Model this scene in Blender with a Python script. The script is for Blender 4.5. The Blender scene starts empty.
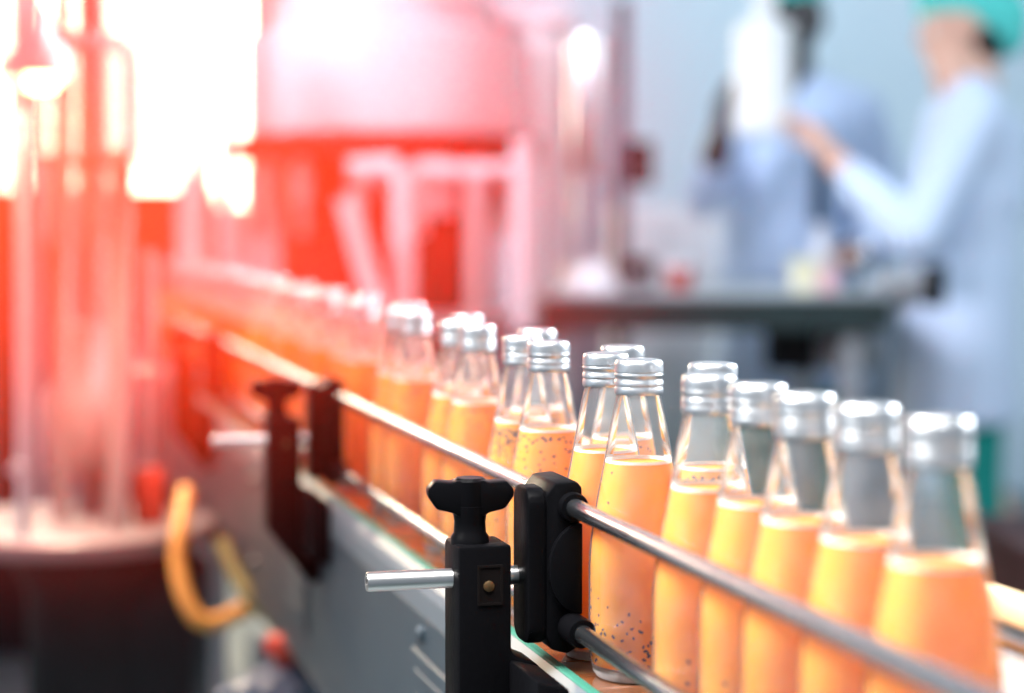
import bpy, bmesh, math, random
from mathutils import Vector, Matrix
random.seed(7)
sc = bpy.context.scene
COL = sc.collection
PI = math.pi

# ------------------------------------------------------------ camera
FPX = 2000.0
PITCH = math.atan(124.5 / FPX)
CAM = Vector((0, 0, 1.081))
FW = Vector((0, math.cos(PITCH), -math.sin(PITCH)))
UP = Vector((0, math.sin(PITCH), math.cos(PITCH)))
cd = bpy.data.cameras.new('camera')
cam = bpy.data.objects.new('camera', cd)
COL.objects.link(cam)
cam.location = CAM
cam.rotation_euler = (PI / 2 - PITCH, 0, 0)
cd.sensor_width = 36.0
cd.lens = FPX * 36.0 / 1024.0
cd.clip_start = 0.02
cd.dof.use_dof = True
cd.dof.focus_distance = 1.27
cd.dof.aperture_fstop = 2.8
cd.dof.aperture_blades = 0
sc.camera = cam
sc.view_settings.view_transform = 'Standard'
sc.view_settings.look = 'None'
sc.view_settings.gamma = 1.0
sc.view_settings.use_curve_mapping = False
sc.view_settings.exposure = 0.0
sc.cycles.transparent_max_bounces = 40
sc.cycles.max_bounces = 8
sc.cycles.volume_bounces = 0
sc.cycles.use_denoising = True
sc.cycles.sample_clamp_indirect = 6.0

# ------------------------------------------------------------ sky light
w = bpy.data.worlds.new('world')
sc.world = w
w.use_nodes = True
bg = w.node_tree.nodes['Background']
bg.inputs[0].default_value = (0.72, 0.86, 1.0, 1)
bg.inputs[1].default_value = 0.56


def aim(o, target):
    o.rotation_euler = (Vector(target) - o.location).to_track_quat('-Z', 'Y').to_euler()


def area(name, loc, target, sx, sy, power, col, spread=180):
    l = bpy.data.lights.new(name, 'AREA')
    l.shape = 'RECTANGLE'
    l.size, l.size_y = sx, sy
    l.energy = power
    l.color = col
    l.spread = math.radians(spread)
    o = bpy.data.objects.new(name, l)
    COL.objects.link(o)
    o.location = loc
    aim(o, target)
    return o


area('daylight_right', (2.4, 2.4, 2.3), (0.1, 1.0, 0.9), 1.6, 1.6, 50, (0.90, 0.96, 1.0), 70)
area('ceiling_light_near', (0.0, 0.25, 3.1), (0.05, 1.15, 0.85), 2.0, 1.4, 30, (1.0, 0.98, 0.96), 46)
area('fill_people', (1.9, 2.4, 2.7), (0.95, 5.2, 0.9), 1.8, 1.2, 10.5, (0.80, 0.91, 1.0), 80)  # fill from the camera side, added to brighten the two workers
area('fill_wall', (0.9, 6.4, 3.3), (0.9, 8.0, 1.4), 2.4, 0.6, 13, (0.86, 0.96, 1.0), 120)  # added wash that brightens the back wall
area('fill_left', (-1.7, 0.6, 2.9), (0.1, 1.05, 0.85), 1.6, 1.6, 40, (1.0, 0.98, 0.95), 44)  # added left fill that brightens the juice in the near bottles
area('flare_red_fill', (-1.0, 2.5, 2.3), (-0.7, 3.0, 0.9), 0.8, 0.8, 13, (1.0, 0.035, 0.06), 80)  # added red light, gives the flare tint over the left machine
area('flare_red_fill', (0.75, 2.5, 2.2), (-0.2, 2.15, 0.92), 0.6, 0.6, 24, (1.0, 0.04, 0.05), 50)  # second added red light, tints the receding bottles like the flare
area('fill_row', (1.0, 3.6, 2.3), (-0.45, 3.0, 0.95), 0.9, 0.9, 30, (1.0, 0.97, 0.98), 60)  # added white fill for the far caps and necks
area('fill_drum', (-1.7, 3.0, 2.9), (-0.35, 4.4, 1.45), 0.8, 0.8, 14, (0.86, 0.87, 1.0), 50)  # added light that whitens the filling drum


def point(name, loc, power, col, rad=0.04):
    l = bpy.data.lights.new(name, 'POINT')
    l.energy = power
    l.color = col
    l.shadow_soft_size = rad
    o = bpy.data.objects.new(name, l)
    COL.objects.link(o)
    o.location = loc
    return o


# ------------------------------------------------------------ helpers
def at(px, py, Z):
    """the point that stands Z metres in front of the camera and shows at pixel (px, py)"""
    return CAM + Z * (FW + (px - 512) / FPX * Vector((1, 0, 0)) - (py - 346.5) / FPX * UP)


def mat(name, col, rough=0.5, metal=0.0, spec=0.5, noise=0.0, nscale=20.0, coat=0.0, bump=0.0, emit=None, estr=0.0, aniso=None):
    m = bpy.data.materials.new(name)
    m.use_nodes = True
    nt = m.node_tree
    b = nt.nodes['Principled BSDF']
    b.inputs['Base Color'].default_value = (*col, 1)
    b.inputs['Roughness'].default_value = rough
    b.inputs['Metallic'].default_value = metal
    b.inputs['Specular IOR Level'].default_value = spec
    b.inputs['Coat Weight'].default_value = coat
    if emit:
        b.inputs['Emission Color'].default_value = (*emit, 1)
        b.inputs['Emission Strength'].default_value = estr
    if noise or bump:
        tc = nt.nodes.new('ShaderNodeTexCoord')
        nz = nt.nodes.new('ShaderNodeTexNoise')
        nz.inputs['Scale'].default_value = nscale
        nz.inputs['Detail'].default_value = 4
        if aniso:
            mp = nt.nodes.new('ShaderNodeMapping')
            mp.inputs['Scale'].default_value = aniso
            nt.links.new(tc.outputs['Object'], mp.inputs['Vector'])
            nt.links.new(mp.outputs[0], nz.inputs['Vector'])
        else:
            nt.links.new(tc.outputs['Object'], nz.inputs['Vector'])
        if noise:
            rp = nt.nodes.new('ShaderNodeValToRGB')
            rp.color_ramp.elements[0].position = 0.3
            rp.color_ramp.elements[1].position = 0.7
            rp.color_ramp.elements[0].color = (*[c * (1 - noise) for c in col], 1)
            rp.color_ramp.elements[1].color = (*[min(1, c * (1 + noise)) for c in col], 1)
            nt.links.new(nz.outputs['Fac'], rp.inputs[0])
            nt.links.new(rp.outputs[0], b.inputs['Base Color'])
        if bump:
            bp = nt.nodes.new('ShaderNodeBump')
            bp.inputs['Strength'].default_value = bump
            bp.inputs['Distance'].default_value = 0.002
            nt.links.new(nz.outputs['Fac'], bp.inputs['Height'])
            nt.links.new(bp.outputs[0], b.inputs['Normal'])
    return m


def glass_mat(name, tint, rough=0.02, blend=0.26, refl=0.9, white_mix=0.0):
    m = bpy.data.materials.new(name)
    m.use_nodes = True
    nt = m.node_tree
    nt.nodes.remove(nt.nodes['Principled BSDF'])
    out = nt.nodes['Material Output']
    tr = nt.nodes.new('ShaderNodeBsdfTransparent')
    gl = nt.nodes.new('ShaderNodeBsdfGlossy')
    gl.inputs['Roughness'].default_value = rough
    gl.inputs['Color'].default_value = (refl, refl, refl, 1)
    lw = nt.nodes.new('ShaderNodeLayerWeight')
    lw.inputs['Blend'].default_value = blend
    cr = nt.nodes.new('ShaderNodeMix')
    cr.data_type = 'RGBA'
    cr.inputs[6].default_value = (*tint, 1)
    cr.inputs[7].default_value = (tint[0] * .66, tint[1] * .74, tint[2] * .78, 1)
    nt.links.new(lw.outputs['Facing'], cr.inputs[0])
    nt.links.new(cr.outputs[2], tr.inputs['Color'])
    mx = nt.nodes.new('ShaderNodeMixShader')
    nt.links.new(lw.outputs['Fresnel'], mx.inputs[0])
    nt.links.new(tr.outputs[0], mx.inputs[1])
    nt.links.new(gl.outputs[0], mx.inputs[2])
    if white_mix:
        df = nt.nodes.new('ShaderNodeBsdfDiffuse')  # diffuse white blended in, stands for bright sheen on the glass
        df.inputs['Color'].default_value = (.9, .95, 1, 1)
        nz = nt.nodes.new('ShaderNodeTexNoise')
        nz.inputs['Scale'].default_value = 90
        tc = nt.nodes.new('ShaderNodeTexCoord')
        nt.links.new(tc.outputs['Object'], nz.inputs['Vector'])
        r1 = nt.nodes.new('ShaderNodeMapRange')
        r1.inputs['From Min'].default_value = .35
        r1.inputs['From Max'].default_value = .7
        r1.inputs['To Min'].default_value = white_mix * .8
        r1.inputs['To Max'].default_value = white_mix * 1.2
        nt.links.new(nz.outputs['Fac'], r1.inputs['Value'])
        m2 = nt.nodes.new('ShaderNodeMixShader')
        nt.links.new(r1.outputs[0], m2.inputs[0])
        nt.links.new(mx.outputs[0], m2.inputs[1])
        nt.links.new(df.outputs[0], m2.inputs[2])
        mx = m2
    nt.links.new(mx.outputs[0], out.inputs['Surface'])
    return m


def finish(name, bm, m, parent=None, smooth=35, loc=None, rz=None):
    bmesh.ops.recalc_face_normals(bm, faces=bm.faces)
    me = bpy.data.meshes.new(name)
    bm.to_mesh(me)
    bm.free()
    me.materials.append(m)
    if smooth:
        me.shade_smooth()
        me.set_sharp_from_angle(angle=math.radians(smooth))
    o = bpy.data.objects.new(name, me)
    COL.objects.link(o)
    if parent:
        o.parent = parent
    if loc is not None:
        o.location = loc
    if rz is not None:
        o.rotation_euler = (0, 0, rz)
    return o


def thing(name, label, cat, loc=(0, 0, 0), rz=0.0, group=None):
    o = bpy.data.objects.new(name, None)
    o.empty_display_size = 0.05
    COL.objects.link(o)
    o.location = loc
    o.rotation_euler = (0, 0, rz)
    tag(o, label, cat, group)
    return o


def tag(o, label=None, cat=None, group=None, kind=None):
    if label: o['label'] = label
    if cat: o['category'] = cat
    if group: o['group'] = group
    if kind: o['kind'] = kind
    return o


def box(bm, x0, x1, y0, y1, z0, z1, bev=0.0, seg=2, M=None):
    b = bmesh.new()
    bmesh.ops.create_cube(b, size=1.0)
    for v in b.verts:
        v.co = Vector(((x0 + x1) / 2 + v.co.x * (x1 - x0), (y0 + y1) / 2 + v.co.y * (y1 - y0), (z0 + z1) / 2 + v.co.z * (z1 - z0)))
    if bev:
        bmesh.ops.bevel(b, geom=b.edges[:], offset=bev, segments=seg, affect='EDGES', profile=0.5)
    merge(bm, b, M)


def merge(bm, b, M=None):
    if M is not None:
        bmesh.ops.transform(b, matrix=M, verts=b.verts)
    me = bpy.data.meshes.new('tmp')
    b.to_mesh(me)
    b.free()
    bm.from_mesh(me)
    bpy.data.meshes.remove(me)


def lathe(bm, prof, n=40, M=None, rfun=None, close=True):
    """prof: list of (radius, z) from bottom to top; radius 0 makes a pole"""
    b = bmesh.new()
    rings = []
    for i, (r, z) in enumerate(prof):
        if r <= 1e-6:
            rings.append([b.verts.new((0, 0, z))])
        else:
            ring = []
            for k in range(n):
                a = 2 * PI * k / n
                rr = r if rfun is None else rfun(r, z, k, i)
                ring.append(b.verts.new((rr * math.cos(a), rr * math.sin(a), z)))
            rings.append(ring)
    for A, B in zip(rings[:-1], rings[1:]):
        if len(A) == 1 and len(B) == 1:
            continue
        for k in range(n):
            k2 = (k + 1) % n
            if len(A) == 1:
                b.faces.new((A[0], B[k2], B[k]))
            elif len(B) == 1:
                b.faces.new((A[k], A[k2], B[0]))
            else:
                b.faces.new((A[k], A[k2], B[k2], B[k]))
    if close:
        for R in (rings[0], rings[-1]):
            if len(R) > 2:
                b.faces.new(R)
    merge(bm, b, M)


def tube(bm, pts, r, n=14, caps=True):
    pts = [Vector(p) for p in pts]
    b = bmesh.new()
    rings = []
    prev = None
    for i, p in enumerate(pts):
        t = (pts[min(i + 1, len(pts) - 1)] - pts[max(i - 1, 0)]).normalized()
        if prev is None:
            ref = Vector((0, 0, 1)) if abs(t.z) < 0.9 else Vector((1, 0, 0))
            u = t.cross(ref).normalized()
        else:
            u = (prev - t * prev.dot(t)).normalized()
        prev = u
        v = t.cross(u)
        rr = r[i] if isinstance(r, (list, tuple)) else r
        rings.append([b.verts.new(p + rr * (math.cos(2 * PI * k / n) * u + math.sin(2 * PI * k / n) * v)) for k in range(n)])
    for A, B in zip(rings[:-1], rings[1:]):
        for k in range(n):
            b.faces.new((A[k], A[(k + 1) % n], B[(k + 1) % n], B[k]))
    if caps:
        b.faces.new(rings[0])
        b.faces.new(rings[-1])
    merge(bm, b)


def prism(bm, poly, axis, a0, a1, bev=0.0, seg=2):
    """extrude a 2-D outline: axis 'y' takes (x,z) outlines, axis 'x' takes (y,z), axis 'z' takes (x,y)"""
    b = bmesh.new()
    def co(p, a):
        return {'y': (p[0], a, p[1]), 'x': (a, p[0], p[1]), 'z': (p[0], p[1], a)}[axis]
    A = [b.verts.new(co(p, a0)) for p in poly]
    B = [b.verts.new(co(p, a1)) for p in poly]
    b.faces.new(A)
    b.faces.new(B[::-1])
    n = len(poly)
    for i in range(n):
        b.faces.new((A[i], B[i], B[(i + 1) % n], A[(i + 1) % n]))
    bmesh.ops.recalc_face_normals(b, faces=b.faces)
    if bev:
        bmesh.ops.bevel(b, geom=b.edges[:], offset=bev, segments=seg, affect='EDGES', profile=0.5)
    merge(bm, b)


def bez(P, n=24):
    """smooth curve through the points P (Catmull-Rom)"""
    P = [Vector(p) for p in P]
    Q = [2 * P[0] - P[1]] + P + [2 * P[-1] - P[-2]]
    out = []
    seg = len(P) - 1
    for i in range(seg):
        p0, p1, p2, p3 = Q[i:i + 4]
        m = max(2, n // seg)
        for k in range(m):
            t = k / m
            out.append(0.5 * ((2 * p1) + (p2 - p0) * t + (2 * p0 - 5 * p1 + 4 * p2 - p3) * t * t + (3 * p1 - p0 - 3 * p2 + p3) * t ** 3))
    out.append(P[-1])
    return out


# ------------------------------------------------------------ materials
M_floor = mat('floor_paint', (0.10, 0.135, 0.14), 0.45, noise=0.12, nscale=3)
M_wall = mat('wall_paint', (0.70, 0.85, 0.97), 0.7, noise=0.02, nscale=2)
M_steel = mat('brushed_steel', (0.68, 0.70, 0.72), 0.32, 1.0, noise=0.06, nscale=30, aniso=(1, 1, 12))
M_rail = mat('polished_rail_steel', (0.46, 0.49, 0.53), 0.24, 1.0, noise=0.1, nscale=60, aniso=(1, 0.05, 1))
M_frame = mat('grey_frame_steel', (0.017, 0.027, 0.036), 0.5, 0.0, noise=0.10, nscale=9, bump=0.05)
M_edge = mat('bright_frame_edge', (0.085, 0.10, 0.115), 0.5, 0.2, noise=0.05, nscale=40)
M_green = mat('green_wear_strip', (0.025, 0.12, 0.085), 0.7, spec=0.15, noise=0.1, nscale=40)
M_belt = mat('belt_plates', (0.16, 0.055, 0.02), 0.25, 0.1, noise=0.25, nscale=25, coat=0.5)
M_black = mat('black_plastic', (0.002, 0.002, 0.0025), 0.4, spec=0.025, bump=0.12, nscale=220)
M_blackg = mat('black_gloss_plastic', (0.002, 0.002, 0.0025), 0.3, spec=0.04)
M_hole = mat('recess_dark', (0.004, 0.003, 0.003), 1.0, spec=0.05)
M_brass = mat('brass_screw', (0.06, 0.035, 0.012), 0.5, 0.6)
M_rod = mat('rod_steel', (0.42, 0.41, 0.41), 0.3, 1.0, noise=0.15, nscale=80, aniso=(.1, 1, 1))
M_cap = mat('cap_aluminium', (0.52, 0.53, 0.55), 0.34, 1.0, noise=0.07, nscale=300, bump=0.12)
M_seed = mat('seed_dark', (0.075, 0.022, 0.010), 0.6)
M_white = mat('white_plastic', (0.86, 0.88, 0.88), 0.4)
M_tan = mat('tan_rail_plastic', (0.66, 0.47, 0.28), 0.5, noise=0.08)
M_dark = mat('dark_machine', (0.010, 0.011, 0.013), 0.6, spec=0.15, noise=0.2, nscale=8)
M_darkpost = mat('dark_post_paint', (0.05, 0.07, 0.11), 0.45)
M_pale = mat('pale_enamel', (0.80, 0.80, 0.82), 0.35, noise=0.03, nscale=5)
M_green_dark = mat('table_edge_green', (0.012, 0.027, 0.027), 0.45, noise=0.15, nscale=10)
M_tabletop = mat('table_top_steel', (0.40, 0.46, 0.48), 0.4, 0.2, noise=0.06)
M_coat_w = mat('white_coat_cloth', (0.62, 0.74, 0.93), 0.85, noise=0.03, nscale=14, bump=0.2)
M_coat_m = mat('pale_blue_coat_cloth', (0.58, 0.72, 0.97), 0.85, noise=0.04, nscale=14, bump=0.2)
M_teal = mat('teal_cap_cloth', (0.10, 0.68, 0.62), 0.8, noise=0.08, nscale=30, bump=0.2)
M_trouser = mat('green_trouser_cloth', (0.00, 0.26, 0.22), 0.85, noise=0.08, nscale=20)
M_skin = mat('light_skin', (0.74, 0.44, 0.33), 0.5, noise=0.05, nscale=25)
M_skin_d = mat('dark_skin', (0.025, 0.018, 0.020), 0.5, noise=0.06, nscale=25)
M_hair = mat('black_hair', (0.012, 0.012, 0.014), 0.5)
M_eye = mat('eye_white', (0.75, 0.75, 0.75), 0.2)
M_lip = mat('lip', (0.5, 0.2, 0.18), 0.5)
M_shoe = mat('shoe_black', (0.02, 0.02, 0.025), 0.4)
M_shirt = mat('dark_shirt', (0.03, 0.07, 0.13), 0.8)
M_hose_y = mat('yellow_hose', (0.46, 0.26, 0.05), 0.5)
M_hose_g = mat('olive_hose', (0.16, 0.17, 0.05), 0.5)
M_red = mat('red_plastic', (0.40, 0.035, 0.015), 0.4)
M_yel = mat('pale_yellow_plastic', (0.80, 0.78, 0.55), 0.5)
M_pink = mat('pink_plastic', (0.75, 0.40, 0.42), 0.5)
M_machine = mat('machine_enamel', (0.17, 0.165, 0.17), 0.4, noise=0.05, nscale=6)
M_fill = mat('satin_steel', (0.58, 0.57, 0.61), 0.5, 0.0, noise=0.05, nscale=6)
M_grey = mat('mid_grey_metal', (0.32, 0.34, 0.36), 0.45, 0.3)
M_poly = glass_mat('guard_polycarbonate', (0.93, 0.94, 0.93), 0.15, 0.3, white_mix=.25)
M_maroon = mat('brown_crate', (0.05, 0.014, 0.012), 0.6)
M_clear = glass_mat('clear_tube_glass', (0.90, 0.95, 0.98), 0.04, 0.35)
M_glass = glass_mat('bottle_glass', (0.955, 0.98, 0.985), 0.06, 0.22, white_mix=.042)
M_base = glass_mat('bottle_base_glass', (0.85, 0.97, 0.92), 0.12, 0.4, white_mix=.3)

# drink: turbid orange liquid, lets light through
M_juice = bpy.data.materials.new('orange_drink')
M_juice.use_nodes = True
nt = M_juice.node_tree
pb = nt.nodes['Principled BSDF']
tcn = nt.nodes.new('ShaderNodeTexCoord')
nzn = nt.nodes.new('ShaderNodeTexNoise')
nzn.inputs['Scale'].default_value = 28
rpn = nt.nodes.new('ShaderNodeValToRGB')
rpn.color_ramp.elements[0].color = (0.98, 0.40, 0.012, 1)
rpn.color_ramp.elements[1].color = (0.99, 0.48, 0.03, 1)
nt.links.new(tcn.outputs['Object'], nzn.inputs['Vector'])
nt.links.new(nzn.outputs['Fac'], rpn.inputs[0])
nt.links.new(rpn.outputs[0], pb.inputs['Base Color'])
pb.inputs['Roughness'].default_value = 0.25
pb.inputs['Specular IOR Level'].default_value = 0.3
tl = nt.nodes.new('ShaderNodeBsdfTranslucent')
nt.links.new(rpn.outputs[0], tl.inputs['Color'])
mxn = nt.nodes.new('ShaderNodeMixShader')
mxn.inputs[0].default_value = 0.45
nt.links.new(pb.outputs[0], mxn.inputs[1])
nt.links.new(tl.outputs[0], mxn.inputs[2])
nt.links.new(mxn.outputs[0], nt.nodes['Material Output'].inputs['Surface'])


# ------------------------------------------------------------ room
def struct(name, bm, m, label=None):
    o = finish(name, bm, m, smooth=0)
    o['kind'] = 'structure'
    if label: o['label'] = label
    return o

bm = bmesh.new(); box(bm, -3.4, 3.4, -0.6, 8.1, -0.1, 0.0)
struct('floor', bm, M_floor, 'grey-green painted factory floor')
bm = bmesh.new(); box(bm, -3.4, 3.4, 8.0, 8.15, 0.0, 3.4)
struct('wall_back', bm, M_wall, 'pale blue-grey wall behind the two workers')
bm = bmesh.new(); box(bm, -3.5, -3.4, -0.6, 8.1, 0.0, 3.4)
struct('wall_left', bm, M_wall, 'pale wall on the machine side')

# bright window in the back wall, upper left
M_win = mat('window_daylight', (0.9, 0.85, 0.7), 0.3, emit=(1.0, 0.86, 0.62), estr=15.0)
wx0, wx1 = -3.0, -1.02
bm = bmesh.new()
box(bm, wx0, wx1, 7.93, 7.95, 1.15, 2.9)
wn = struct('window_1', bm, M_win, 'sunlit window blown out white at upper left')
bm = bmesh.new()
for x in (wx0 - .05, (wx0 + wx1) / 2 - .03, wx1 - .01):
    box(bm, x, x + .06, 7.88, 7.99, 1.09, 2.96, .004)
for z in (1.09, 2.0, 2.9):
    box(bm, wx0 - .05, wx1 + .05, 7.88, 7.99, z, z + .06, .004)
finish('window_frame', bm, M_pale, wn, smooth=0)

# ------------------------------------------------------------ conveyor frame of reference
O = Vector((0.0780, 1.2258, 0.80))
RZ = math.radians(15.08)
RM = Matrix.Rotation(RZ, 4, 'Z')
def cv(v, u, z=0.0):
    return O + RM @ Vector((v, u, z))

U0, U1 = -0.75, 3.5
conv = thing('conveyor', 'bottling conveyor running diagonally away under the row of orange bottles', 'conveyor', (O.x, O.y, 0), RZ)
BZ = 0.80
# belt of slat plates
bm = bmesh.new()
pitch = 0.0381
k = 0
u = U0
while u < U1:
    box(bm, -0.038, 0.104, u + .0007, u + pitch - .0007, BZ - .004, BZ, .0006, 1)
    u += pitch
belt = finish('belt', bm, M_belt, conv, smooth=0)
bm = bmesh.new(); box(bm, -0.036, 0.102, U0, U1, BZ - .03, BZ - .0045)
finish('belt_bed', bm, M_hole, conv, smooth=0)
bm = bmesh.new(); box(bm, -0.0455, -0.0385, U0, U1, BZ - .03, BZ + .003, .001, 1)
tag(finish('wear_strip', bm, M_green, conv, smooth=0), 'green plastic wear strip')
bm = bmesh.new(); box(bm, 0.1045, 0.111, U0, U1, BZ - .03, BZ + .003, .001, 1)
tag(finish('wear_strip', bm, M_green, conv, smooth=0), 'green plastic wear strip')
bm = bmesh.new()
prism(bm, [(-.052, BZ - .004), (-.046, BZ + .002), (-.0460, BZ - .03), (-.0545, BZ - .03), (-.0545, BZ - .012)], 'y', U0, U1)
tag(finish('edge_strip', bm, M_edge, conv, smooth=0), 'bright steel edge along the belt')
bm = bmesh.new()
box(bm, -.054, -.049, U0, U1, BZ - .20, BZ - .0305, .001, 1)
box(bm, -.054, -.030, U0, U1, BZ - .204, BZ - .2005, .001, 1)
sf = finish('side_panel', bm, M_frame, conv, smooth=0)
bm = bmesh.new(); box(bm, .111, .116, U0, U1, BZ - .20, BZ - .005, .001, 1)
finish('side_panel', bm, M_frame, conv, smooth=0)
for uu in (0.37, 1.35, 2.3, 3.2):
    for zz in (.045, .15):
        bm = bmesh.new()
        lathe(bm, [(0, 0), (.007, 0), (.007, .003), (.005, .006), (0, .006)], 6,
              Matrix.Translation((-.054, uu, BZ - zz)) @ Matrix.Rotation(-PI / 2, 4, 'Y'))
        finish('bolt', bm, M_frame, conv, smooth=0)
for uu in (-0.5, 0.75, 2.0, 3.3):
    for vv in (-.030, .09):
        bm = bmesh.new()
        box(bm, vv - .018, vv + .018, uu - .018, uu + .018, 0.015, BZ - .031, .003, 1)
        lg = finish('leg', bm, M_grey, conv, smooth=0)
        bm = bmesh.new()
        lathe(bm, [(0, 0), (.032, 0), (.032, .006), (.014, .014), (0, .016)], 20, Matrix.Translation((vv, uu, 0)))
        finish('foot', bm, M_black, lg)
# slotted cover plates on the near side panel
for uu in (0.33, 1.0):
    bm = bmesh.new()
    box(bm, -.0575, -.0545, uu - .07, uu + .07, BZ - .16, BZ - .06, .002, 1)
    for q in range(4):
        box(bm, -.0595, -.0575, uu - .05, uu + .05, BZ - .14 + q * .02, BZ - .134 + q * .02, .0008, 1)
    finish('vent_cover', bm, M_frame, conv, smooth=0)

# ------------------------------------------------------------ guide rails
RV = -.0372
def rail(v, z, r, m, label, u0=U0, u1=3.45, flat=False):
    bm = bmesh.new()
    if flat:
        box(bm, v, v + .012, u0, u1, z - r, z + r, .003, 2)
    else:
        tube(bm, [(v, u0, z), (v, u0 + .004, z)] + [(v, u0 + (u1 - u0) * t / 8, z) for t in range(1, 9)], r, 18)
    o = finish('guide_rail', bm, m, loc=O, rz=RZ)
    tag(o, label, 'guide rail')
    return o

rail(RV, .1045, .0058, M_rail, 'upper steel guide rail on the near side, crossing in front of the bottles')
rail(RV, .0290, .0055, M_rail, 'lower steel guide rail on the near side, just above the belt')
far_rail = rail(.105, .086, .0075, M_tan, 'tan upper guide rail on the far side, behind the nearest bottle', flat=True)
rail(.1125, .068, .0055, M_rail, 'thin steel rail on the far side under the tan one')
bm = bmesh.new()
box(bm, .1135, .1185, U0, 0.35, .006, .060, .0015, 1)
tag(finish('guide_panel', bm, M_white, far_rail), 'white plastic guide panel')

for uu in (0.42, 1.4, 2.4, 3.2):
    bm = bmesh.new()
    box(bm, .1195, .1255, uu - .012, uu + .012, -.07, .09, .002, 1)
    box(bm, .1165, .1200, uu - .012, uu + .012, .079, .092, .001, 1)
    finish('support_post', bm, M_black, far_rail, smooth=0)

# ------------------------------------------------------------ rail brackets
def bracket(u, label):
    P = O + RM @ Vector((0, u, 0))
    t = thing('rail_bracket', label, 'bracket', P, RZ)
    # post with its foot, one outline in the (v, z) plane
    vl, vr = -.108, -.074
    bm = bmesh.new()
    out = [(vl, .081), (vr, .081), (vr, .014), (vr + .004, .010), (-.0555, .004), (-.0555, -.088), (-.066, -.088), (vl, -.032)]
    prism(bm, out, 'y', -.0195, .0195, .0022, 2)
    post = finish('post', bm, M_black, t)
    bm = bmesh.new()
    prism(bm, [(-.0760, .0095), (-.0558, .004), (-.0558, -.06), (-.0760, -.052)], 'y', -.085, -.0196, .0022, 2)
    finish('mounting_foot', bm, M_black, t)
    # flat near-black plate for the shade inside the recess, with its rim
    bm = bmesh.new()
    a0, a1, b0, b1 = vl + .0135, vr - .0075, .0455, .0675
    for (x0, x1, z0, z1) in ((a0 - .0015, a0, b0, b1), (a1, a1 + .0015, b0, b1), (a0 - .0015, a1 + .0015, b1, b1 + .0015), (a0 - .0015, a1 + .0015, b0 - .0015, b0)):
        box(bm, x0, x1, -.0206, -.0190, z0, z1)
    box(bm, a0, a1, -.0199, -.0192, b0, b1)
    rc = finish('slot_shade', bm, M_hole, post, smooth=0)
    bm = bmesh.new()
    lathe(bm, [(0, 0), (.0034, 0), (.0034, .0014), (.0024, .002), (0, .002)], 16, Matrix.Translation(((a0 + a1) / 2 - .001, -.0199, .056)) @ Matrix.Rotation(PI / 2, 4, 'X'))
    finish('screw', bm, M_brass, post)
    # steel rod across, hollow at its free end
    L0, L1 = -.162, -.052
    bm = bmesh.new()
    prof = [(0, .012), (.0032, .012), (.0032, 0), (.0055, 0), (.0062, .001), (.0062, L1 - L0), (0, L1 - L0)]
    lathe(bm, prof, 20, Matrix.Translation((L0, 0, .0585)) @ Matrix.Rotation(PI / 2, 4, 'Y'))
    tag(finish('rod', bm, M_rod, t), 'steel cross rod')
    # wing knob
    bm = bmesh.new()
    kv = (vl + vr) / 2 - .005
    lathe(bm, [(0, .080), (.0125, .080), (.0120, .0845), (.0102, .087), (.0098, .094), (.0108, .100), (.0108, .104), (0, .104)], 24, Matrix.Translation((kv, 0, 0)))
    out = [(-.0270, .1105), (-.0215, .1025), (-.011, .1000), (-.0085, .098), (.0085, .098), (.011, .1000), (.0215, .1025), (.0270, .1105), (.0270, .1150), (.0225, .1200), (.011, .1190), (.009, .1205), (-.009, .1205), (-.011, .1190), (-.0225, .1200), (-.0270, .1150)]
    b2 = bmesh.new()
    prism(b2, out, 'y', -.0085, .0085, .0016, 2)
    merge(bm, b2, Matrix.Translation((kv, 0, 0)) @ Matrix.Rotation(math.radians(-8), 4, 'Z'))
    lathe(bm, [(.0095, .097), (.0105, .1), (.0105, .1195), (.0085, .1215), (0, .1215)], 24, Matrix.Translation((kv, 0, 0)))
    finish('wing_knob', bm, M_blackg, t)
    # rail holder: back slab, rail block, half-disc boss and two rail sleeves
    bm = bmesh.new()
    def rr(y0, y1, z0, z1, r):
        pts = []
        for cx, cz, a in ((y1 - r, z1 - r, 0), (y0 + r, z1 - r, 90), (y0 + r, z0 + r, 180), (y1 - r, z0 + r, 270)):
            for q in range(5):
                an = math.radians(a + 22.5 * q)
                pts.append((cx + r * math.cos(an), cz + r * math.sin(an)))
        return pts
    prism(bm, rr(-.027, .010, .018, .1165, .011), 'x', -.0655, -.0535, .0022, 2)
    holder = finish('rail_holder', bm, M_black, t)
    bm = bmesh.new()
    out = [(-.0540, .112), (-.0480, .1195), (-.0345, .1205), (-.0305, .1165), (-.0305, .1000), (-.0325, .0935), (-.0315, .06), (-.0305, .040), (-.0330, .034), (-.0305, .028), (-.0320, .0165), (-.0400, .0120), (-.0500, .0150), (-.0540, .024)]
    prism(bm, out, 'y', -.027, .027, .0018, 2)
    finish('rail_block', bm, M_black, holder)
    bm = bmesh.new()
    half = [(-.0318 , .066 + .0285)] + [(-.0318 - .0215 * math.sin(PI * q / 14), .066 + .0285 * math.cos(PI * q / 14)) for q in range(1, 14)] + [(-.0318, .066 - .0285)]
    prism(bm, half, 'y', -.032, -.0265, .001, 2)
    finish('boss', bm, M_blackg, holder)
    for z, e in ((.1045, .0335), (.0290, .050)):
        bm = bmesh.new()
        lathe(bm, [(.0059, -e), (.0088, -e), (.0094, -e + .002), (.0094, .03), (.0059, .03)], 20, Matrix.Translation((RV, 0, z)) @ Matrix.Rotation(-PI / 2, 4, 'X'), close=False)
        finish('rail_sleeve', bm, M_blackg, holder)
    return t

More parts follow.
